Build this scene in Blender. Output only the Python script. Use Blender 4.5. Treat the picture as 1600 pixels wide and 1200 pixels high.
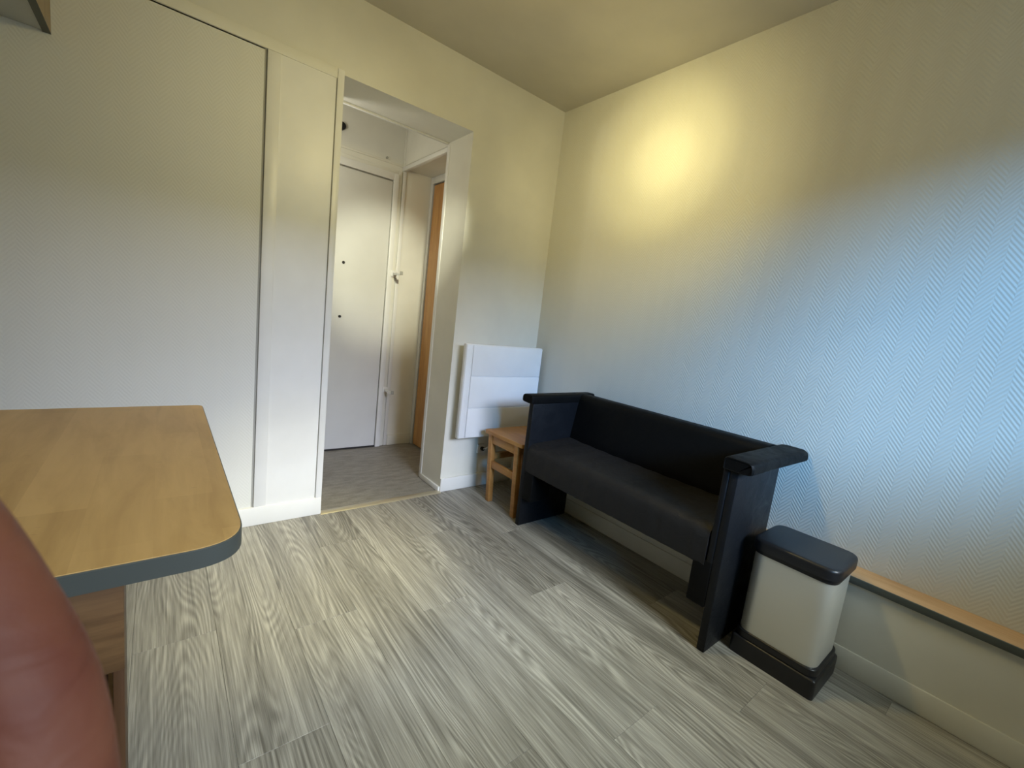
import bpy, bmesh, math, random
from mathutils import Vector, Matrix
random.seed(7)
for o in list(bpy.data.objects): bpy.data.objects.remove(o)
C = bpy.context.scene.collection
sc = bpy.context.scene

# ------------------------------------------------------------ camera
CAM = Vector((-2.0584, -2.2853, 1.1267))
RT = Vector((0.77783981, -0.61775636, 0.11550892))
UP = Vector((0.00046280, 0.18435900, 0.98285886))
FW = Vector((0.62846242, 0.76445329, -0.14368767))
cd = bpy.data.cameras.new('camera'); cam = bpy.data.objects.new('camera', cd); C.objects.link(cam)
M = Matrix((RT, UP, -FW)).transposed().to_4x4(); M.translation = CAM
cam.matrix_world = M
cd.sensor_width = 36; cd.lens = 680.73 / 1600 * 36; cd.clip_start = 0.005; cd.clip_end = 100
cd.dof.use_dof = True; cd.dof.focus_distance = 2.4; cd.dof.aperture_fstop = 26
sc.camera = cam
# ------------------------------------------------------------ light
sc.view_settings.view_transform = 'Standard'; sc.view_settings.look = 'None'
sc.view_settings.gamma = 1; sc.view_settings.use_curve_mapping = False
sc.view_settings.exposure = 0.0
w = bpy.data.worlds.new('world'); sc.world = w; w.use_nodes = True
w.node_tree.nodes['Background'].inputs[0].default_value = (0.74, 0.94, 1.0, 1)
w.node_tree.nodes['Background'].inputs[1].default_value = 1.84

def area(name, loc, target, sx, sy, power, col, spread=180):
    l = bpy.data.lights.new(name, 'AREA'); l.shape = 'RECTANGLE'; l.size = sx; l.size_y = sy
    l.energy = power; l.color = col; l.spread = math.radians(spread)
    o = bpy.data.objects.new(name, l); C.objects.link(o); o.location = loc
    o.rotation_euler = (Vector(target) - Vector(loc)).to_track_quat('-Z', 'Y').to_euler(); return o
def spot(name, loc, target, power, col, ang, blend, rad=0.03):
    l = bpy.data.lights.new(name, 'SPOT'); l.energy = power; l.color = col
    l.spot_size = math.radians(ang); l.spot_blend = blend; l.shadow_soft_size = rad
    o = bpy.data.objects.new(name, l); C.objects.link(o); o.location = loc
    o.rotation_euler = (Vector(target) - Vector(loc)).to_track_quat('-Z', 'Y').to_euler(); return o
# daylight: the strip of evening sky seen through the window behind the camera
area('sky_low', (-0.7, -9.4, 4.2), (-0.95, -3.4, 1.6), 4.5, 2.0, 1450, (0.694, 0.771, 1.0))
area('sky_high', (-0.7, -9.4, 6.2), (-0.95, -3.4, 1.6), 4.5, 2.0, 1480, (0.877, 0.988, 1.0))
area('sky_side', (-4.5, -8.35, 3.7), (-1.05, -3.45, 1.7), 3.0, 1.5, 1300, (0.115, 0.477, 1.0))
WARM = (1.0, 0.76, 0.40)
# hanging lamp with several heads, just above the frame, plus two added fill spots
LP = (-1.2, -1.15, 2.05)
pl = bpy.data.lights.new('lamp_bulb', 'POINT'); pl.energy = 10; pl.color = (1, 0.76, 0.235); pl.shadow_soft_size = 0.05
po = bpy.data.objects.new('lamp_bulb', pl); C.objects.link(po); po.location = LP
spot('lamp_wall_core', LP, (0.0, -0.80, 2.06), 22, (1.0, 0.88, 0.42), 22, 1.0)
spot('lamp_wall_mid', LP, (0.0, -0.78, 2.06), 36, (1.0, 0.853, 0.362), 44, 1.0)
spot('lamp_wall_wide', LP, (0.0, -0.70, 1.92), 34, (1.0, 0.86, 0.42), 86, 1.0)
spot('fill_low', LP, (-0.1, -2.45, 0.0), 22, (1.0, 0.80, 0.36), 56, 1.0)  # unseen fill spot, added to warm the lower right around the bin
spot('lamp_hall', LP, (-0.76, 1.0, 1.35), 140, (0.991, 1.0, 0.80), 30, 0.9)
spot('lamp_floor', LP, (-1.58, -0.44, 0.0), 105, (1.0, 0.90, 0.45), 44, 1.0)
spot('fill_column', LP, (-1.55, 0.0, 1.75), 9, (1.0, 0.95, 0.62), 75, 1.0)  # unseen fill spot, added to brighten the white column
pl = bpy.data.lights.new('hall_fill', 'POINT'); pl.energy = 5.6; pl.color = (1.0, 0.968, 0.876); pl.shadow_soft_size = 0.05  # unseen fill light, added to brighten the hallway
po = bpy.data.objects.new('hall_fill', pl); C.objects.link(po); po.location = (-1.60, 0.40, 1.95)

# ------------------------------------------------------------ materials
def new_mat(name, col, rough=0.5, metal=0.0, spec=0.5):
    m = bpy.data.materials.new(name); m.use_nodes = True
    b = m.node_tree.nodes['Principled BSDF']
    b.inputs['Base Color'].default_value = (*col, 1); b.inputs['Roughness'].default_value = rough
    b.inputs['Metallic'].default_value = metal; b.inputs['Specular IOR Level'].default_value = spec
    return m
class N:
    def __init__(s, m): s.t = m.node_tree; s.b = s.t.nodes['Principled BSDF']
    def add(s, typ, **kw):
        n = s.t.nodes.new(typ)
        for k, v in kw.items(): setattr(n, k, v)
        return n
    def link(s, a, b): s.t.links.new(a, b)
    def coord(s, kind='Object', scale=(1, 1, 1), offset_random=False):
        tc = s.add('ShaderNodeTexCoord'); mp = s.add('ShaderNodeMapping')
        mp.inputs['Scale'].default_value = scale; out = tc.outputs[kind]
        if offset_random:
            oi = s.add('ShaderNodeObjectInfo'); mu = s.add('ShaderNodeMath', operation='MULTIPLY'); mu.inputs[1].default_value = 57.0
            s.link(oi.outputs['Random'], mu.inputs[0])
            va = s.add('ShaderNodeVectorMath', operation='ADD'); s.link(out, va.inputs[0]); s.link(mu.outputs[0], va.inputs[1]); out = va.outputs[0]
        s.link(out, mp.inputs['Vector']); return mp.outputs['Vector']
    def noise(s, vec, scale, detail=3, rough=0.5, dist=0):
        n = s.add('ShaderNodeTexNoise'); s.link(vec, n.inputs['Vector'])
        n.inputs['Scale'].default_value = scale; n.inputs['Detail'].default_value = detail
        n.inputs['Roughness'].default_value = rough; n.inputs['Distortion'].default_value = dist
        return n.outputs['Fac']
    def math(s, op, a, b=None):
        n = s.add('ShaderNodeMath', operation=op)
        for i, v in enumerate((a, b)):
            if v is None: continue
            if isinstance(v, (int, float)): n.inputs[i].default_value = v
            else: s.link(v, n.inputs[i])
        return n.outputs[0]
    def ramp(s, fac, stops):
        r = s.add('ShaderNodeValToRGB'); s.link(fac, r.inputs['Fac']); e = r.color_ramp.elements
        while len(e) < len(stops): e.new(0.5)
        for i, (p, c) in enumerate(stops):
            e[i].position = p; e[i].color = (*c, 1) if len(c) == 3 else c
        return r.outputs['Color']
    def mix(s, fac, a, b, mode='MIX'):
        n = s.add('ShaderNodeMix', data_type='RGBA', blend_type=mode)
        if isinstance(fac, (int, float)): n.inputs[0].default_value = fac
        else: s.link(fac, n.inputs[0])
        for i, v in ((6, a), (7, b)):
            if isinstance(v, tuple): n.inputs[i].default_value = (*v, 1)
            else: s.link(v, n.inputs[i])
        return n.outputs[2]
    def base(s, c): s.link(c, s.b.inputs['Base Color'])
    def bump(s, h, strength=0.3, dist=0.01):
        n = s.add('ShaderNodeBump'); n.inputs['Strength'].default_value = strength; n.inputs['Distance'].default_value = dist
        s.link(h, n.inputs['Height']); s.link(n.outputs['Normal'], s.b.inputs['Normal'])

def paint(name, col, rough=0.55, bump=0.05, scale=60, var=0.04):
    m = new_mat(name, col, rough); n = N(m); v = n.coord('Object')
    f = n.noise(v, 3.0, 4); c2 = tuple(max(0, x * (1 - var * 2)) for x in col); c1 = tuple(min(1, x * (1 + var)) for x in col)
    n.base(n.ramp(f, [(0.3, c2), (0.7, c1)])); n.bump(n.noise(v, scale, 3), bump, 0.004); return m
def wallpaper(name, col, along='Y', strength=0.18):
    m = new_mat(name, col, 0.5); n = N(m); v = n.coord('Object')
    sp = n.add('ShaderNodeSeparateXYZ'); n.link(v, sp.inputs[0])
    tri = n.math('PINGPONG', sp.outputs[along], 0.042)
    ph = n.math('ADD', sp.outputs['Z'], n.math('MULTIPLY', tri, 1.25))
    s_ = n.math('SINE', n.math('MULTIPLY', ph, 2 * math.pi / 0.0165))
    n2 = n.math('ADD', s_, n.math('MULTIPLY', n.noise(v, 140, 2), 1.2))
    n.bump(n2, strength, 0.0022)
    f = n.noise(v, 2.0, 3)
    n.base(n.ramp(f, [(0.3, tuple(x * 0.95 for x in col)), (0.7, col)])); return m
def wood(name, light, dark, grain='Y', rough=0.45, scale=1.0, rnd=True, bump=0.04):
    m = new_mat(name, light, rough); n = N(m)
    sc_ = {'X': (1.2, 14, 14), 'Y': (14, 1.2, 14), 'Z': (14, 14, 1.2)}[grain]
    v = n.coord('Object', tuple(x * scale for x in sc_), rnd)
    f = n.noise(v, 1.6, 5, 0.6, 0.6); f2 = n.noise(v, 9, 3, 0.6)
    k = n.math('ADD', n.math('MULTIPLY', f, 0.7), n.math('MULTIPLY', f2, 0.3))
    n.base(n.ramp(k, [(0.35, dark), (0.62, light)])); n.bump(k, bump, 0.003); return m

M_wall = paint('wall_paint', (0.74, 0.72, 0.63), 0.55)
M_paper = wallpaper('wallpaper_right', (0.63, 0.62, 0.56), 'Y')
M_paperA = wallpaper('wallpaper_back', (0.75, 0.74, 0.67), 'X', 0.07)
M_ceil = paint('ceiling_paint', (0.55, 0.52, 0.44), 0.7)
M_white = paint('white_gloss', (0.80, 0.79, 0.745), 0.38, 0.03, 40)
M_seam = paint('grey_seam', (0.38, 0.37, 0.32), 0.6)
M_hall = paint('hall_paint', (0.80, 0.78, 0.69), 0.5)
M_door = paint('door_white', (0.70, 0.69, 0.64), 0.5, 0.12, 18, 0.03)
M_dark = paint('dark_gap', (0.02, 0.018, 0.015), 0.8)
M_box = paint('boxing_paint', (0.66, 0.64, 0.56), 0.5)
M_rad = paint('radiator_enamel', (0.84, 0.85, 0.86), 0.3, 0.01)
M_plastic = paint('black_plastic', (0.010, 0.010, 0.012), 0.38, 0.05, 200)
M_edge = paint('grey_edge_band', (0.062, 0.070, 0.062), 0.45)
M_metal = new_mat('threshold_metal', (0.72, 0.66, 0.52), 0.35, 0.85)
M_orange = wood('orange_door_wood', (0.62, 0.34, 0.12), (0.46, 0.22, 0.07), 'Z')
M_stool = wood('stool_pine', (0.50, 0.25, 0.075), (0.36, 0.16, 0.04), 'Y')
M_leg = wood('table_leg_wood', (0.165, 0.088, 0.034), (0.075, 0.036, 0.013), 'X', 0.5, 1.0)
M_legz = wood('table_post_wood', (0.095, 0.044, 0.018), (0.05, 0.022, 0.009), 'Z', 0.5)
M_ledge = wood('ledge_wood', (0.66, 0.42, 0.22), (0.52, 0.30, 0.14), 'Y')
M_cab = wood('cabinet_side', (0.30, 0.22, 0.12), (0.22, 0.16, 0.09), 'Z')
M_cabw = paint('cabinet_under', (0.50, 0.51, 0.47), 0.5)

def floor_mat():
    m = new_mat('plank_vinyl', (0.4, 0.38, 0.35), 0.42); n = N(m)
    v = n.coord('Object', (7.5, 0.9, 1), True)
    f = n.noise(v, 1.0, 1.0, 0.4, 0.15)
    rings = n.math('SINE', n.math('MULTIPLY', f, 170.0))
    mask = n.ramp(n.noise(n.coord('Object', (6, 1.1, 1), True), 1.3, 2, 0.5), [(0.42, (0.15,) * 3), (0.60, (1, 1, 1))])
    v2 = n.coord('Object', (75, 1.5, 1), True); fine = n.noise(v2, 2.2, 4, 0.65)
    v4 = n.coord('Object', (300, 6, 1), True); pore = n.noise(v4, 1.6, 2, 0.6)
    v3 = n.coord('Object', (11, 0.5, 1), True); broad = n.noise(v3, 1.3, 2, 0.5)
    k = n.math('MULTIPLY', n.math('MULTIPLY', rings, mask), 0.075)
    k = n.math('ADD', k, n.math('MULTIPLY', fine, 0.60))
    k = n.math('ADD', k, n.math('MULTIPLY', pore, 0.22))
    k = n.math('ADD', k, n.math('MULTIPLY', broad, 0.40))
    oi = n.add('ShaderNodeObjectInfo')
    k = n.math('ADD', k, n.math('MULTIPLY', n.math('SUBTRACT', oi.outputs['Random'], 0.5), 0.10))
    n.base(n.ramp(k, [(0.44, (0.140, 0.130, 0.108)), (0.55, (0.228, 0.214, 0.182)), (0.66, (0.335, 0.316, 0.272)), (0.80, (0.51, 0.485, 0.42))]))
    n.bump(k, 0.10, 0.002); return m
M_floor = floor_mat()
def hall_floor_mat():
    m = new_mat('hall_vinyl', (0.3, 0.27, 0.21), 0.5); n = N(m)
    v = n.coord('Object', (5, 16, 1)); f = n.noise(v, 2.0, 5, 0.65); v2 = n.coord('Object'); g = n.noise(v2, 160, 2)
    k = n.math('ADD', n.math('MULTIPLY', f, 0.7), n.math('MULTIPLY', g, 0.3))
    n.base(n.ramp(k, [(0.32, (0.17, 0.155, 0.125)), (0.68, (0.33, 0.305, 0.255))])); return m
M_hfloor = hall_floor_mat()
def table_mat():
    m = new_mat('table_laminate', (0.6, 0.4, 0.2), 0.38); n = N(m)
    v0 = n.coord('Object')
    rot = n.add('ShaderNodeMapping'); rot.inputs['Rotation'].default_value = (0, 0, math.pi / 2); n.link(v0, rot.inputs['Vector'])
    br = n.add('ShaderNodeTexBrick'); n.link(rot.outputs[0], br.inputs['Vector']); br.offset = 0.37
    br.inputs['Scale'].default_value = 1; br.inputs['Brick Width'].default_value = 0.42; br.inputs['Row Height'].default_value = 0.085
    br.inputs['Mortar Size'].default_value = 0.0; br.inputs['Color1'].default_value = (0.0, 0.0, 0.0, 1); br.inputs['Color2'].default_value = (1, 1, 1, 1)
    f = n.noise(n.coord('Object', (16, 2.4, 1)), 1.5, 4, 0.6, 0.5)
    sp = n.noise(n.coord('Object', (38, 120, 1)), 1.0, 2, 0.5)
    k = n.math('ADD', n.math('MULTIPLY', f, 0.75), n.math('MULTIPLY', br.outputs['Color'], 0.18))
    c = n.ramp(k, [(0.25, (0.42, 0.255, 0.082)), (0.60, (0.57, 0.365, 0.135))])
    c = n.mix(n.ramp(sp, [(0.70, (0, 0, 0)), (0.80, (0.6, 0.6, 0.6))]), c, (0.30, 0.17, 0.07))
    n.base(c); return m
M_table = table_mat()
def leather(name, col, rough, spec=0.22):
    m = new_mat(name, col, rough, 0, spec); n = N(m); v = n.coord('Object')
    a = n.noise(v, 14, 4, 0.6, 0.8); b = n.noise(v, 220, 2)
    n.bump(n.math('ADD', n.math('MULTIPLY', a, 1.0), n.math('MULTIPLY', b, 0.12)), 0.35, 0.008)
    n.link(n.ramp(a, [(0.3, (rough - .06,) * 3), (0.7, (rough + .12,) * 3)]), n.b.inputs['Roughness']); return m
M_leather = leather('black_leather', (0.004, 0.004, 0.004), 0.5, 0.1)
M_seat = leather('seat_leather', (0.016, 0.015, 0.015), 0.52)
M_navy = leather('side_leather', (0.006, 0.007, 0.009), 0.42)
def steel():
    m = new_mat('brushed_steel', (0.70, 0.69, 0.63), 0.40, 0.6); n = N(m)
    f = n.noise(n.coord('Object', (1, 1, 90)), 4, 3); n.bump(f, 0.08, 0.001)
    n.link(n.ramp(f, [(0.3, (0.30,) * 3), (0.7, (0.42,) * 3)]), n.b.inputs['Roughness']); return m
M_steel = steel()
def skin_shaded():
    m = new_mat('skin_shaded', (0.17, 0.06, 0.04), 0.62, 0, 0.3); n = N(m); v = n.coord('Object')
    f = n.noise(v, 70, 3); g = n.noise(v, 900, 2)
    n.base(n.ramp(f, [(0.35, (0.115, 0.032, 0.018)), (0.65, (0.165, 0.060, 0.032))]))  # darker than real skin: the shade on the finger is put into the colour
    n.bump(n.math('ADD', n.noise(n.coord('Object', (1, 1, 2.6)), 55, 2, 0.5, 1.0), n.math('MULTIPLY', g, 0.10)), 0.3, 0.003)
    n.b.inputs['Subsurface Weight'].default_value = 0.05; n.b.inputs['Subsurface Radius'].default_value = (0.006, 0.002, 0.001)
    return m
M_skin = skin_shaded()

# ------------------------------------------------------------ helpers
def link(name, me, m, parent=None, loc=(0, 0, 0), kind=None):
    o = bpy.data.objects.new(name, me); C.objects.link(o)
    for k in (m if isinstance(m, (list, tuple)) else [m]): me.materials.append(k)
    if parent is not None: o.parent = parent; o.location = Vector(loc) - Vector((0, 0, 0))
    else: o.location = loc
    if kind: o['kind'] = kind
    return o
def from_bm(name, bm, m, parent=None, smooth=False, kind=None, origin=None):
    """bm in world coordinates; the mesh is re-centred on origin"""
    bmesh.ops.recalc_face_normals(bm, faces=bm.faces)
    if origin is None:
        c = Vector((0, 0, 0)); lo = Vector((1e9,) * 3); hi = -lo
        for v in bm.verts:
            for i in range(3): lo[i] = min(lo[i], v.co[i]); hi[i] = max(hi[i], v.co[i])
        origin = Vector(((lo.x + hi.x) / 2, (lo.y + hi.y) / 2, lo.z))
    origin = Vector(origin)
    bmesh.ops.translate(bm, verts=bm.verts, vec=-origin)
    me = bpy.data.meshes.new(name); bm.to_mesh(me); bm.free()
    if smooth:
        for p in me.polygons: p.use_smooth = True
        try: me.set_sharp_from_angle(angle=math.radians(35))
        except Exception: pass
    base = Vector((0, 0, 0))
    p = parent
    while p is not None: base += p.location; p = p.parent
    return link(name, me, m, parent, origin - base, kind)
def add_box(bm, a, b, bevel=0.0, seg=2):
    r = bmesh.ops.create_cube(bm, size=1)
    a = Vector(a); b = Vector(b); c = (a + b) / 2; d = b - a
    for v in r['verts']: v.co = Vector((v.co.x * abs(d.x), v.co.y * abs(d.y), v.co.z * abs(d.z))) + c
    if bevel:
        es = {e for v in r['verts'] for e in v.link_edges}
        bmesh.ops.bevel(bm, geom=list(es), offset=bevel, segments=seg, profile=0.5, affect='EDGES')
def box(name, a, b, m, parent=None, bevel=0.0, seg=2, kind=None):
    bm = bmesh.new(); add_box(bm, a, b, bevel, seg); return from_bm(name, bm, m, parent, bevel > 0, kind)
def boxes(name, lst, m, parent=None, kind=None, bevel=0.0):
    bm = bmesh.new()
    for a, b in lst: add_box(bm, a, b, bevel)
    return from_bm(name, bm, m, parent, bevel > 0, kind)
def rounded_poly(pts, radii, n=6):
    out = []
    for i, p in enumerate(pts):
        p = Vector(p); a = Vector(pts[i - 1]); b = Vector(pts[(i + 1) % len(pts)]); r = radii[i]
        if r <= 0: out.append(p); continue
        da = (a - p).normalized(); db = (b - p).normalized()
        s = p + da * r; e = p + db * r
        for k in range(n + 1):
            t = k / n; out.append((1 - t) ** 2 * s + 2 * t * (1 - t) * p + t * t * e)
    return out
def prism_z(bm, pts, z0, z1, bevel=0.0, seg=3):
    vs = [bm.verts.new((p[0], p[1], z0)) for p in pts]; f = bm.faces.new(vs)
    r = bmesh.ops.extrude_face_region(bm, geom=[f]); nv = [g for g in r['geom'] if isinstance(g, bmesh.types.BMVert)]
    for v in nv: v.co.z = z1
    if bevel:
        s = set(nv) | set(vs)
        es = [e for e in bm.edges if e.verts[0] in s and e.verts[1] in s and abs(e.verts[0].co.z - e.verts[1].co.z) < 1e-6 and abs(e.verts[0].co.z - z1) < 1e-6 and len(e.link_faces) == 2]
        bmesh.ops.bevel(bm, geom=es, offset=bevel, segments=seg, profile=0.5, affect='EDGES')
def prism_axis(bm, prof, a, b, axis):
    """profile polygon swept along an axis; prof coordinates are the two others in xyz order"""
    def P(u, v, t):
        return {'x': (t, u, v), 'y': (u, t, v)}[axis]
    n = len(prof)
    A = [bm.verts.new(P(u, v, a)) for u, v in prof]; B = [bm.verts.new(P(u, v, b)) for u, v in prof]
    for i in range(n): bm.faces.new((A[i], A[(i + 1) % n], B[(i + 1) % n], B[i]))
    bm.faces.new(A); bm.faces.new(B[::-1])
def thing(name, label, cat, loc, group=None):
    o = bpy.data.objects.new(name, None); C.objects.link(o); o.location = loc; o.empty_display_size = 0.1
    o['label'] = label; o['category'] = cat
    if group: o['group'] = group
    return o
def tag(o, label, cat=None, group=None):
    o['label'] = label
    if cat: o['category'] = cat
    if group: o['group'] = group
    return o
def cyl(bm, p, q, r, n=16, r2=None):
    p = Vector(p); q = Vector(q); d = q - p
    mat = Matrix.Translation((p + q) / 2) @ d.to_track_quat('Z', 'Y').to_matrix().to_4x4()
    bmesh.ops.create_cone(bm, cap_ends=True, segments=n, radius1=r, radius2=r if r2 is None else r2, depth=d.length, matrix=mat)

# ------------------------------------------------------------ setting
H = 2.5; XL = -3.5; YF = -3.45; OX0, OX1, OH, T = -1.3997, -0.6745, 2.1525, 0.2736
S = 'structure'
fl = box('floor', (XL, YF, -0.06), (0.0, 0.0, -0.012), M_dark, kind=S)
tag(fl, 'grey wood-look plank floor of the room')
def plank(x0, x1, y0, y1):
    g = 0.0003
    bm = bmesh.new(); prism_z(bm, [(x0 + g, y0 + g), (x1 - g, y0 + g), (x1 - g, y1 - g), (x0 + g, y1 - g)], -0.012, 0.0, 0.0003, 1)
    from_bm('plank', bm, M_floor, fl)
PW = 0.212; PL = 1.25
first = {-2: -0.55, -1: -0.18, 0: -0.72, 1: -1.25, 2: -0.84, 3: -0.35, 4: -0.97, 5: -0.48, 6: -1.10, 7: -0.62, 8: -0.15, 9: -0.90}
joints = {3: [-1.60], 5: [-1.71]}
for i in range(-7, 11):
    x0 = -2.125 + i * PW; x1 = x0 + PW
    if x0 >= 0 or x1 <= XL: continue
    x0 = max(x0, XL); x1 = min(x1, 0.0)
    j = first.get(i, -random.random() * 1.2)
    if i in joints: j = joints[i][0]
    cuts = [0.0]
    y = j
    while y < 0: y += PL
    y -= PL
    while y > YF: cuts.append(y); y -= PL
    cuts.append(YF)
    for a, b in zip(cuts, cuts[1:]):
        if a - b > 0.02: plank(x0, x1, b, a)
box('floor', (-2.3, 0.0, -0.06), (0.0, 1.15, -0.001), M_hfloor, kind=S)['label'] = 'brown-grey vinyl floor of the hallway'
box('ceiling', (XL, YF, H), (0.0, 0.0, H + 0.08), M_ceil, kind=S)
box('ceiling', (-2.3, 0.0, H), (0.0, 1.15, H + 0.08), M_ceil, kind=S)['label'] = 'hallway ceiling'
wa = boxes('wall_back', [((XL, 0, 0), (OX0, T, H)), ((OX1, 0, 0), (0.0, T, H)), ((OX0, 0, OH), (OX1, T, H))], M_wall, kind=S)
box('wall_right', (0.0, YF - 0.1, 0), (0.1, 1.15, H), M_paper, kind=S)
box('wall_left', (XL - 0.1, YF - 0.1, 0), (XL, T, H), M_wall, kind=S)
WX0, WX1, WZ0, WZ1 = -1.75, -0.35, 1.28, 2.18
boxes('wall_front', [((XL, YF - 0.1, 0), (WX0, YF, H)), ((WX1, YF - 0.1, 0), (0.0, YF, H)), ((WX0, YF - 0.1, 0), (WX1, YF, WZ0)), ((WX0, YF - 0.1, WZ1), (WX1, YF, H))], M_wall, kind=S)
wn = boxes('window_1', [((WX0, YF - 0.09, WZ0), (WX0 + 0.05, YF - 0.03, WZ1)), ((WX1 - 0.05, YF - 0.09, WZ0), (WX1, YF - 0.03, WZ1)),
     ((WX0 + 0.05, YF - 0.09, WZ0), (WX1 - 0.05, YF - 0.03, WZ0 + 0.05)), ((WX0 + 0.05, YF - 0.09, WZ1 - 0.05), (WX1 - 0.05, YF - 0.03, WZ1))], M_white, kind=S)
box('mullion', (-1.075, YF - 0.085, WZ0 + 0.05), (-1.025, YF - 0.035, WZ1 - 0.05), M_white, wn)

# panelled part of the back wall, left of the doorway
PX = -1.7177; E = 0.0004
pw = box('trim_1', (XL, -0.004, 0.085), (PX, 0.0, 2.122), M_paperA, kind=S); tag(pw, 'chevron wallpaper panel left of the doorway')
sm = box('trim_2', (PX, -0.003, 0.08), (PX + 0.010, 0.0, 2.122), M_seam, kind=S); tag(sm, 'dark joint at the left of the white column')
cs = box('trim_3', (PX + 0.010, -0.014, 0.08), (PX + 0.062, 0.0, 2.122), M_white, kind=S, bevel=0.002); tag(cs, 'white vertical batten beside the joint')
cp = box('trim_4', (PX + 0.062, -0.010, 0.08), (OX0 - 0.030, 0.0, 2.122), M_white, kind=S); tag(cp, 'smooth white column panel left of the doorway')
ce = box('trim_5', (OX0 - 0.026, -0.016, 0.08), (OX0 + 0.004, T, 2.165), M_white, kind=S, bevel=0.002); tag(ce, 'white edge strip of the doorway')
rl = box('trim_6', (XL, -0.014, 2.122), (OX0 - 0.026, 0.0, 2.168), M_wall, kind=S, bevel=0.003); tag(rl, 'painted rail above the wallpapered panel')
boxes('trim_7', [((XL, -0.004, 2.118), (PX + 0.01, -0.0005, 2.126)), ((OX0 - 0.031, -0.006, 0.08), (OX0 - 0.026, -0.0005, 2.122))], M_seam, kind=S)
bb = box('baseboard_back', (XL, -0.018, 0.0), (OX0 + 0.004, 0.0, 0.093), M_white, kind=S, bevel=0.003)
bb2 = box('baseboard_back', (OX1 - 0.002, -0.014, 0.0), (-0.106, 0.0, 0.088), M_white, kind=S, bevel=0.004)
# doorway reveal trims
boxes('trim_8', [((OX1 - 0.003, T - 0.022, 0.0), (OX1 + 0.02, T + 0.012, 2.149)), ((OX0 + 0.004, T - 0.004, OH - 0.010), (OX1 - 0.003, T + 0.012, OH + 0.006))], M_white, kind=S, bevel=0.002)
box('baseboard_side', (OX1 - 0.012, -0.004, 0.0), (OX1, T - 0.024, 0.035), M_white, kind=S, bevel=0.004)
bm = bmesh.new(); prism_axis(bm, [(-0.028, 0.0), (-0.022, 0.005), (-0.010, 0.008), (0.004, 0.008), (0.014, 0.005), (0.018, -0.001)], OX0 + 0.003, OX1, 'x')
th = from_bm('trim_9', bm, M_metal, kind=S, smooth=True); tag(th, 'pale metal threshold strip across the doorway')
# hallway
YD = 1.01
box('wall_hall', (-2.3, YD, 0), (0.0, YD + 0.12, H), M_hall, kind=S)
box('wall_hall_left', (-2.3, T, 0), (-2.2, YD, H), M_hall, kind=S)
ub = box('wall_hall_upper', (-0.63, T, 2.150), (-0.0, YD, H), M_hall, kind=S)
box('wall_hall_side', (-0.375, T, 0), (0.0, YD, 2.150), M_hall, kind=S)
boxes('trim_10', [((-0.645, T + 0.012, 2.128), (-0.618, YD, 2.158))], M_white, kind=S, bevel=0.003)
boxes('trim_11', [((-0.636, T + 0.012, 2.166), (-0.630, YD, 2.176)), ((-0.640, YD - 0.010, 2.16), (-0.626, YD, H)), ((-2.2, YD - 0.006, 2.155), (-0.64, YD, 2.172))], M_hall, kind=S, bevel=0.002)
# entry door
DX0, DX1, DZ = -1.54, -0.722, 2.03
d1 = box('door_1', (DX0, YD - 0.022, 0.012), (DX1, YD - 0.001, DZ), M_door, kind=S, bevel=0.002); tag(d1, 'white scuffed entry door at the end of the hallway')
boxes('door_gap', [((DX0, YD - 0.006, 0.0), (DX1 + 0.004, YD, 0.012)), ((DX0, YD - 0.012, DZ), (DX1 + 0.006, YD, DZ + 0.008)), ((DX1, YD - 0.012, 1.25), (DX1 + 0.006, YD, DZ)), ((DX1, YD - 0.010, 0.0), (DX1 + 0.003, YD, 1.25))], M_seam, d1)
boxes('door_sill', [((DX0, YD - 0.026, 0.001), (DX1 + 0.004, YD - 0.004, 0.012))], M_dark, d1)
for z, x in ((1.394, -1.042), (1.011, -1.047)):
    bm = bmesh.new(); cyl(bm, (x, YD - 0.0225, z), (x, YD - 0.028, z), 0.010, 14); from_bm('lock_hole', bm, M_dark, d1)
boxes('door_frame', [((DX1 + 0.006, YD - 0.032, 0.0), (DX1 + 0.044, YD, DZ + 0.06)), ((DX0, YD - 0.032, DZ + 0.010), (DX1 + 0.006, YD, DZ + 0.060))], M_white, d1, bevel=0.003)
boxes('frame_moulding', [((DX1 + 0.046, YD - 0.018, 0.0), (DX1 + 0.070, YD, DZ + 0.09)), ((DX0, YD - 0.018, DZ + 0.062), (DX1 + 0.046, YD, DZ + 0.088))], M_hall, d1, bevel=0.004)
box('trim_12', (-0.640, YD - 0.010, 0.0), (-0.612, YD, 2.149), M_white, kind=S, bevel=0.003)
box('baseboard_hall', (-0.611, YD - 0.014, 0.0), (-0.405, YD, 0.085), M_hall, kind=S, bevel=0.003)
# orange door in the recess
d2 = box('door_2', (-0.398, T + 0.03, 0.010), (-0.376, 0.955, 2.085), M_orange, kind=S); tag(d2, 'orange-brown wooden door in the hallway recess')
boxes('frame', [((-0.404, 0.972, 0.0), (-0.375, YD - 0.001, 2.149)), ((-0.404, T + 0.012, 2.098), (-0.375, 0.972, 2.149))], M_white, d2, bevel=0.002)
boxes('gap', [((-0.380, 0.955, 0.0), (-0.3755, 0.972, 2.098)), ((-0.380, T + 0.03, 2.085), (-0.3755, 0.955, 2.098))], M_dark, d2)
box('baseboard_hall', (-0.386, T + 0.03, 0.0), (-0.3755, 0.955, 0.009), M_dark, kind=S)
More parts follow.
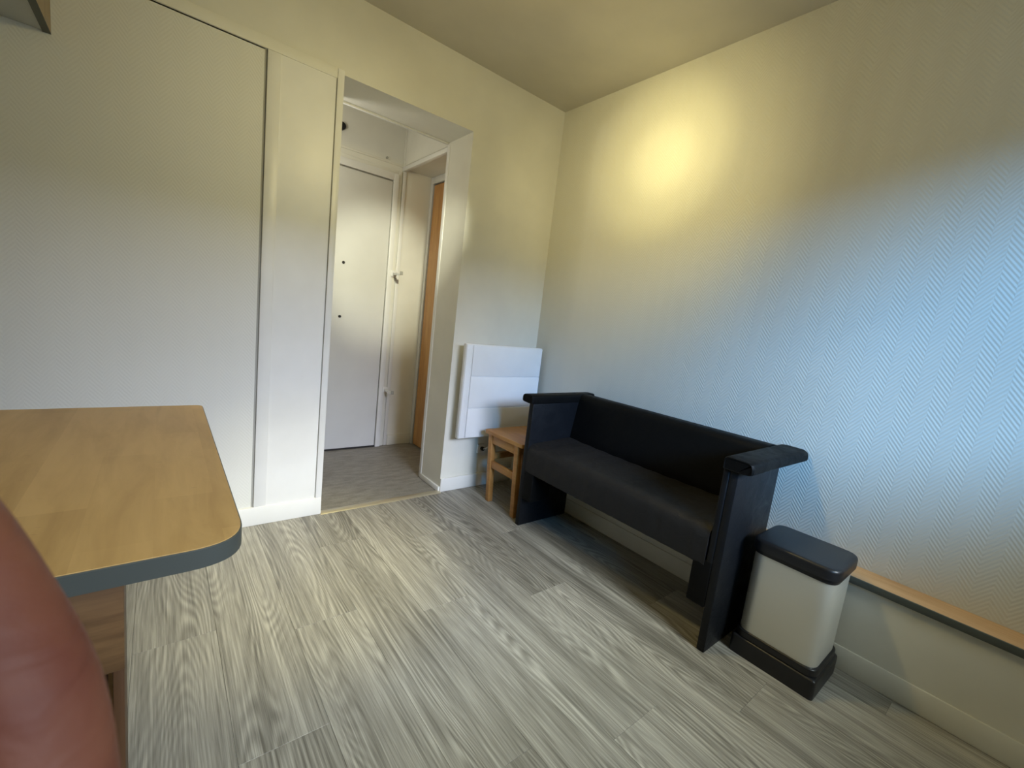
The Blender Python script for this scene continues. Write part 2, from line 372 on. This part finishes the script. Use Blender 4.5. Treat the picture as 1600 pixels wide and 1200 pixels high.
# pipe boxing along the right wall
bx = box('trim_13', (-0.105, YF, 0.0), (0.0, 0.0, 0.342), M_box, kind=S); tag(bx, 'low painted boxing along the right wall')
box('baseboard_right', (-0.112, YF, 0.0), (-0.105, 0.0, 0.088), M_box, kind=S, bevel=0.003)
ld = thing('wooden_ledge', 'narrow orange wood ledge with grey front edge on low boxing along right wall', 'shelf', (-0.06, -1.7, 0.342))
box('board', (-0.116, YF + 0.01, 0.342), (-0.001, -0.02, 0.362), M_ledge, ld)
box('edge_band', (-0.124, YF + 0.01, 0.338), (-0.116, -0.02, 0.3625), M_edge, ld, bevel=0.001)

# ------------------------------------------------------------ hall details
def hook(z, lab):
    t = thing('door_bar_hook', lab, 'hook', (-0.668, YD - 0.033, z), None)
    box('plate', (-0.690, YD - 0.038, z - 0.022), (-0.646, YD - 0.0325, z + 0.022), M_white, t, bevel=0.001)
    bm = bmesh.new(); add_box(bm, (-0.676, YD - 0.170, z - 0.010), (-0.660, YD - 0.038, z + 0.006), 0.002); from_bm('arm', bm, M_white, t, True)
    box('tip', (-0.678, YD - 0.180, z - 0.010), (-0.658, YD - 0.170, z + 0.016), M_seam, t, bevel=0.002)
hook(1.372, 'small white hook on hallway door frame, the upper one at shoulder height')
hook(0.468, 'small white hook on hallway door frame, the lower one at knee height')
kb = thing('door_bell', 'small black round bell high on hallway wall above the entry door', 'bell', (-1.10, YD, 2.285))
bm = bmesh.new(); cyl(bm, (-1.10, YD - 0.025, 2.285), (-1.10, YD - 0.001, 2.285), 0.024, 18); from_bm('cap', bm, M_plastic, kb, True)
bm = bmesh.new(); cyl(bm, (-1.10, YD - 0.034, 2.285), (-1.10, YD - 0.025, 2.285), 0.012, 14); from_bm('button', bm, M_plastic, kb, True)
tg = thing('wall_tack', 'tiny grey fixing stub above right corner of entry door frame', 'fixing', (-0.760, YD, 2.185))
bm = bmesh.new(); cyl(bm, (-0.772, YD - 0.014, 2.185), (-0.772, YD - 0.001, 2.185), 0.008, 10); from_bm('stub', bm, M_seam, tg, True)
box('base_plate', (-0.764, YD - 0.006, 2.178), (-0.744, YD - 0.001, 2.200), M_hall, tg, bevel=0.001)

# ------------------------------------------------------------ radiator
rd = thing('wall_radiator', 'white flat electric radiator panel on back wall above the wooden stool', 'radiator', (-0.33, -0.09, 0.37))
rz0, rz1, rx0, rx1 = 0.372, 0.960, -0.643, -0.030
box('body', (rx0, -0.100, rz0), (rx1, -0.070, rz1), M_rad, rd, bevel=0.005, seg=3)
box('back_plate', (rx0 + 0.05, -0.069, rz0 + 0.03), (rx1 - 0.05, -0.050, rz1 - 0.03), M_rad, rd, bevel=0.002)
for a, b in ((rz0 + 0.006, 0.562), (0.566, 0.762), (0.766, rz1 - 0.006)):
    box('front_panel', (-0.592, -0.1065, a), (rx1 - 0.004, -0.0995, b), M_rad, rd, bevel=0.0025)
box('side_strip', (rx0 + 0.003, -0.1055, rz0 + 0.004), (-0.595, -0.0995, rz1 - 0.004), M_rad, rd, bevel=0.002)
for x in (-0.5, -0.18): box('bracket', (x - 0.02, -0.0495, 0.55), (x + 0.02, -0.001, 0.80), M_seam, rd)
so = thing('wall_socket', 'small white cable outlet on back wall below the radiator', 'socket', (-0.39, 0, 0.26))
box('plate', (-0.418, -0.012, 0.232), (-0.362, -0.0005, 0.290), M_white, so, bevel=0.003)
bm = bmesh.new(); cyl(bm, (-0.385, -0.030, 0.262), (-0.385, -0.012, 0.262), 0.013, 14); from_bm('plug', bm, M_plastic, so, True)
bm = bmesh.new()
pts = [Vector((-0.385, -0.030, 0.262)), Vector((-0.365, -0.040, 0.272)), Vector((-0.335, -0.045, 0.300)), Vector((-0.325, -0.055, 0.340)), Vector((-0.33, -0.065, 0.378))]
for a, b in zip(pts, pts[1:]): cyl(bm, a, b, 0.0035, 8)
from_bm('cable', bm, M_rad, so, True)

# ------------------------------------------------------------ stool
st = thing('wooden_stool', 'small square orange pine stool in the corner left of black bench', 'stool', (-0.33, -0.355, 0))
sx0, sx1, sy0, sy1, sh = -0.487, -0.165, -0.528, -0.180, 0.450
bm = bmesh.new(); prism_z(bm, rounded_poly([(sx0, sy0), (sx1, sy0), (sx1, sy1), (sx0 - 0.012, sy1)], [0.012] * 4, 4), sh - 0.022, sh, 0.004)
from_bm('seat', bm, M_stool, st, True)
for lx in (-0.455, -0.200):
    for ly, ty in ((-0.240, -0.216), (-0.488, -0.470)):
        bm = bmesh.new(); add_box(bm, (lx - 0.017, ly - 0.017, 0.0), (lx + 0.017, ly + 0.017, sh - 0.022), 0.003)
        for v in bm.verts: v.co.y += (ty - ly) * v.co.z / sh; v.co.x += -0.012 * v.co.z / sh
        from_bm('leg', bm, M_stool, st, True)
for x in (-0.466, -0.212): box('apron', (x - 0.010, -0.456, 0.372), (x + 0.010, -0.236, sh - 0.022), M_stool, st, bevel=0.001)
for y in (-0.222, -0.472): box('apron', (-0.448, y - 0.009, 0.372), (-0.226, y + 0.009, sh - 0.022), M_stool, st, bevel=0.001)
for x in (-0.462, -0.208): box('stretcher', (x - 0.009, -0.460, 0.218), (x + 0.009, -0.244, 0.262), M_stool, st, bevel=0.002)
box('stretcher', (-0.444, -0.238, 0.268), (-0.224, -0.220, 0.308), M_stool, st, bevel=0.002)

# ------------------------------------------------------------ sofa bench
sf = thing('black_bench', 'two-seat black leather bench with rolled arms against the right wall', 'sofa', (-0.31, -1.12, 0))
XF = -0.500; XB = -0.130
def subdiv_soft(bm, n, fn):
    bmesh.ops.subdivide_edges(bm, edges=bm.edges[:], cuts=n, use_grid_fill=True)
    for v in bm.verts: fn(v)
# seat: profile in xz with a rounded nose, many cuts along y for a soft surface
prof = rounded_poly([(XF - 0.004, 0.318), (XF - 0.006, 0.472), (-0.170, 0.492), (-0.170, 0.345)], [0.012, 0.055, 0.02, 0.005], 7)
bm = bmesh.new(); ny = 46; ya, yb = -1.618, -0.592; rows = []
for j in range(ny + 1):
    y = ya + (yb - ya) * j / ny; t = j / ny; row = []
    sag = 0.010 * (math.sin(math.pi * t)) ** 0.6
    for (u, v) in prof:
        du = 0.0022 * math.sin(j * 2.1) * (1 if u < -0.47 else 0) * (0.6 + 0.4 * math.sin(j * 0.7))
        dz = (-sag if v > 0.43 and u > -0.42 else 0) + (0.0015 * math.sin(j * 1.3 + u * 30) if v > 0.43 else 0)
        row.append(bm.verts.new((u + du, y, v + dz)))
    rows.append(row)
n = len(prof)
for a, b in zip(rows, rows[1:]):
    for i in range(n): bm.faces.new((a[i], a[(i + 1) % n], b[(i + 1) % n], b[i]))
bm.faces.new(rows[0]); bm.faces.new(rows[-1][::-1])
from_bm('seat', bm, M_seat, sf, True)
# backrest, leaning, with rolled top
prof = rounded_poly([(-0.170, 0.345), (-0.182, 0.50), (-0.138, 0.748), (-0.040, 0.742), (-0.006, 0.722), (-0.012, 0.684), (-0.070, 0.680), (-0.130, 0.364), (-0.130, 0.345)], [0.004, 0.03, 0.040, 0.02, 0.018, 0.015, 0.02, 0.003, 0.003], 6)
bm = bmesh.new(); prism_axis(bm, prof, -1.621, -0.593, 'y'); br = from_bm('backrest', bm, M_leather, sf, True)
def side(sg, yi, yo):
    """yi: inner face of the arm pad, yo: outer face of the board; sg = direction outwards"""
    b = yo - sg * 0.030
    box('side_board', (XF, min(b, yo), 0.0), (XB, max(b, yo), 0.700), M_navy, sf, bevel=0.004)
    bm = bmesh.new(); add_box(bm, (XF - 0.002, min(yi, b), 0.336), (XB, max(yi, b), 0.700), 0.006, 3)
    from_bm('arm_pad', bm, M_navy, sf, True)
    k = b - sg * 0.072
    bm = bmesh.new(); add_box(bm, (XF - 0.002, min(k, b), 0.165), (-0.36, max(k, b), 0.345), 0.005, 3)
    from_bm('leg_block', bm, M_leather, sf, True)
    # rolled arm top, closed rounded section, back end rounded
    o = yo + sg * 0.048; i = yi - sg * 0.002
    pr = rounded_poly([(i, 0.698), (i, 0.746), (o - sg * 0.010, 0.744), (o, 0.730), (o, 0.702), (yo, 0.698), (yo - sg * 0.02, 0.698)], [0.004, 0.018, 0.012, 0.011, 0.012, 0.005, 0.004], 5)
    bm = bmesh.new(); xs = [XF - 0.012, XF - 0.004] + [XF + (0.49) * t / 8 for t in range(1, 8)] + [-0.02, -0.006]
    rows = []
    for q, x in enumerate(xs):
        f = 0.86 if q == 0 else 1.0
        cy = (i + o) / 2; cz = 0.722; g = 0.010 * max(0, (x + 0.35) / 0.35)
        rows.append([bm.verts.new((x, cy + (u - cy) * f * (0.8 if q == len(xs) - 1 else 1) + sg * (g if (u - cy) * sg > 0 else 0), cz + (v - cz) * f)) for u, v in pr])
    n = len(pr)
    for a, c in zip(rows, rows[1:]):
        for q in range(n): bm.faces.new((a[q], a[(q + 1) % n], c[(q + 1) % n], c[q]))
    bm.faces.new(rows[0]); bm.faces.new(rows[-1][::-1])
    ar = from_bm('arm_roll', bm, M_leather, sf, True)
    # piping round the front cap of the roll
    loop = [Vector((XF - 0.012, (i + o) / 2 + (u - (i + o) / 2) * 0.90, 0.722 + (v - 0.722) * 0.90)) for u, v in pr]
    bm = bmesh.new()
    for a, c in zip(loop, loop[1:] + loop[:1]):
        if (a - c).length > 1e-4: cyl(bm, a, c, 0.0022, 6)
    from_bm('piping', bm, M_leather, ar, True)
side(-1, -1.622, -1.676)
side(+1, -0.592, -0.558)
box('front_rail', (-0.46, -1.57, 0.30), (-0.44, -0.665, 0.345), M_leather, sf)

# ------------------------------------------------------------ pedal bin
bn = thing('pedal_bin', 'rectangular steel pedal bin with black lid at near end of black bench', 'bin', (-0.25, -1.85, 0))
def rr(x0, x1, y0, y1, r, n=6): return rounded_poly([(x0, y0), (x1, y0), (x1, y1), (x0, y1)], [r] * 4, n)
BX0, BX1, BY0, BY1 = -0.372, -0.142, -1.975, -1.722
bm = bmesh.new(); prism_z(bm, rr(BX0, BX1, BY0, BY1, 0.045, 8), 0.090, 0.418); from_bm('body', bm, M_steel, bn, True)
bm = bmesh.new(); prism_z(bm, rr(BX0 - 0.008, BX1 + 0.008, BY0 - 0.010, BY1 + 0.008, 0.050, 8), 0.416, 0.456, 0.012, 4); ldd = from_bm('lid', bm, M_plastic, bn, True)
bm = bmesh.new(); prism_z(bm, rr(BX0 - 0.003, BX1 + 0.003, BY0 - 0.004, BY1 + 0.003, 0.048, 8), 0.402, 0.4155); from_bm('rim', bm, M_plastic, bn, True)
bm = bmesh.new(); prism_z(bm, rr(BX0 - 0.006, BX1 + 0.005, BY0 - 0.008, BY1 + 0.006, 0.040, 6), 0.072, 0.098, 0.006); from_bm('base_ring', bm, M_plastic, bn, True)
bm = bmesh.new(); prism_z(bm, rr(BX0 - 0.012, BX1 + 0.006, BY0 - 0.014, BY1 + 0.010, 0.014, 4), 0.0, 0.070, 0.010); from_bm('base', bm, M_plastic, bn, True)
box('hinge', (BX1 + 0.007, -1.90, 0.395), (BX1 + 0.017, -1.80, 0.440), M_plastic, bn, bevel=0.003)

# ------------------------------------------------------------ table
tb = thing('wooden_table', 'light wood dining table with rounded grey edge at left foreground', 'table', (-2.55, -1.09, 0))
TX, TY0, TY1, TZ = -1.952, -1.560, -0.612, 0.745
outer = rounded_poly([(-3.2, TY0), (TX, TY0), (TX, TY1), (-3.2, TY1)], [0.06, 0.075, 0.022, 0.06], 10)
ccx, ccy = -2.576, -1.086
inner = [Vector((p.x, p.y)) for p in rounded_poly([(-3.198, TY0 + 0.002), (TX - 0.002, TY0 + 0.002), (TX - 0.002, TY1 - 0.002), (-3.198, TY1 - 0.002)], [0.058, 0.073, 0.020, 0.058], 10)]
bm = bmesh.new(); prism_z(bm, outer, TZ - 0.032, TZ - 0.0015, 0.001, 1); from_bm('edge_band', bm, M_edge, tb, True)
bm = bmesh.new(); prism_z(bm, inner, TZ - 0.0014, TZ, 0.0003, 1); from_bm('tabletop', bm, M_table, tb, True)
AZ0, AZ1 = 0.522, TZ - 0.033
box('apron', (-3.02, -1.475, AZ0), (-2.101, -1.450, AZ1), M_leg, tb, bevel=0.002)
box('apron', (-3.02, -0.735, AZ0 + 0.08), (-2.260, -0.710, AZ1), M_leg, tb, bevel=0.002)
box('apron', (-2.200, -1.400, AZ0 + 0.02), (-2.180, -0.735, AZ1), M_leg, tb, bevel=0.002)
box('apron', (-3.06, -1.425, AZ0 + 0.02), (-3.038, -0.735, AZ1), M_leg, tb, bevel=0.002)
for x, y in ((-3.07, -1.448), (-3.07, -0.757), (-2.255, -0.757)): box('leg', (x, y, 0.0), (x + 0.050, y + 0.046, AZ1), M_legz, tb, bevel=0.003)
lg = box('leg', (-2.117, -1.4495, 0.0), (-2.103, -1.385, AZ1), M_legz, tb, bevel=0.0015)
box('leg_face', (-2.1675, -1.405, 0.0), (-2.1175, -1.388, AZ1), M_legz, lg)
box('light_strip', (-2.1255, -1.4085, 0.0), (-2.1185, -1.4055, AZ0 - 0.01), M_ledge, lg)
box('cord_band', (-3.0, -1.4765, AZ1 - 0.016), (-2.145, -1.4755, AZ1 - 0.006), M_legz, tb)

# ------------------------------------------------------------ wall cabinet
cb = thing('wall_cabinet', 'wall cabinet with dark edge cut off at top left corner of room', 'cabinet', (-2.65, -0.17, 1.885))
cz = 1.888
box('side_panel', (-2.360, -0.330, cz + 0.0015), (-2.341, -0.001, 2.42), M_cab, cb)
box('edge_band', (-2.361, -0.331, cz - 0.0005), (-2.3405, -0.001, cz + 0.001), M_edge, cb)
box('bottom_panel', (-3.10, -0.325, cz + 0.004), (-2.3605, -0.001, cz + 0.022), M_cabw, cb)
box('side_panel', (-3.12, -0.330, cz), (-3.1005, -0.001, 2.42), M_cab, cb)
box('top_panel', (-3.10, -0.325, 2.402), (-2.3605, -0.001, 2.42), M_cabw, cb)
box('back_panel', (-3.10, -0.008, cz + 0.0225), (-2.3605, -0.001, 2.4015), M_cabw, cb)
for a, b in ((-3.118, -2.732), (-2.728, -2.343)):
    d = box('door', (a, -0.350, cz + 0.002), (b, -0.332, 2.418), M_cabw, cb, bevel=0.002)
    hx = b - 0.05 if a < -3 else a + 0.05
    box('handle', (hx - 0.006, -0.372, cz + 0.05), (hx + 0.006, -0.3505, cz + 0.16), M_metal, d, bevel=0.003)

# ------------------------------------------------------------ hand at the lens
def cw(x, y, z): return CAM + RT * x + UP * y + FW * z
def skin_mesh(name, verts, edges, radii, parent=None):
    me = bpy.data.meshes.new(name + '_cage'); me.from_pydata([tuple(v) for v in verts], edges, []); me.update()
    o = bpy.data.objects.new(name + '_cage', me); C.objects.link(o)
    md = o.modifiers.new('s', 'SKIN'); md.use_smooth_shade = True; md.branch_smoothing = 0.6
    for i, sv in enumerate(me.skin_vertices[0].data): sv.radius = radii[i] if isinstance(radii[i], tuple) else (radii[i], radii[i]); sv.use_root = (i == 0)
    sd = o.modifiers.new('d', 'SUBSURF'); sd.levels = 3; sd.render_levels = 3
    dg = bpy.context.evaluated_depsgraph_get(); dg.update()
    res = bpy.data.meshes.new_from_object(o.evaluated_get(dg))
    bpy.data.objects.remove(o); bpy.data.meshes.remove(me)
    return res
hv = []; he = []; hr = []
def nv(p, r, prev=None):
    hv.append(cw(*p)); hr.append(r); i = len(hv) - 1
    if prev is not None: he.append((prev, i))
    return i
wr = nv((-0.135, -0.160, -0.010), (0.026, 0.020))
pm = nv((-0.112, -0.122, 0.012), (0.032, 0.016), wr)
f1 = nv((-0.170, -0.225, -0.055), (0.029, 0.025), wr)
f2 = nv((-0.235, -0.330, -0.130), (0.038, 0.034), f1)
f3 = nv((-0.300, -0.440, -0.200), (0.044, 0.042), f2)
F = [  # knuckle, PIP, DIP, tip of each finger
  [(-0.0670, -0.0870, 0.044), (-0.0558, -0.0600, 0.052), (-0.0595, -0.0385, 0.053), (-0.0705, -0.0195, 0.053), (-0.0830, -0.0010, 0.052)],
  [(-0.0860, -0.0830, 0.044), (-0.0800, -0.0520, 0.054), (-0.0860, -0.0280, 0.056), (-0.0980, -0.0080, 0.055), (-0.1120, 0.0120, 0.052)],
  [(-0.1070, -0.0860, 0.040), (-0.1020, -0.0570, 0.050), (-0.1080, -0.0350, 0.052), (-0.1200, -0.0160, 0.051), (-0.1330, 0.0010, 0.049)],
  [(-0.1280, -0.0930, 0.032), (-0.1250, -0.0690, 0.041), (-0.1310, -0.0510, 0.043), (-0.1400, -0.0370, 0.043), (-0.1500, -0.0240, 0.041)]]
RR = [[0.0095, 0.0088, 0.0082, 0.0076, 0.0060], [0.0100, 0.0095, 0.0088, 0.0082, 0.0064], [0.0096, 0.0090, 0.0082, 0.0076, 0.0060], [0.0088, 0.0078, 0.0072, 0.0066, 0.0052]]
for fi in range(4):
    p = pm
    for q, rad in zip(F[fi], RR[fi]): p = nv(q, rad, p)
t = nv((-0.100, -0.110, -0.012), 0.014, wr); t = nv((-0.080, -0.080, -0.022), 0.0105, t); t = nv((-0.074, -0.052, -0.024), 0.0095, t); t = nv((-0.078, -0.030, -0.022), 0.0075, t)
hm = skin_mesh('person', hv, he, hr)
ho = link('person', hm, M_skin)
tag(ho, 'blurred bare finger of a person reaching in over the table at bottom left', 'person')
for p in hm.polygons: p.use_smooth = True
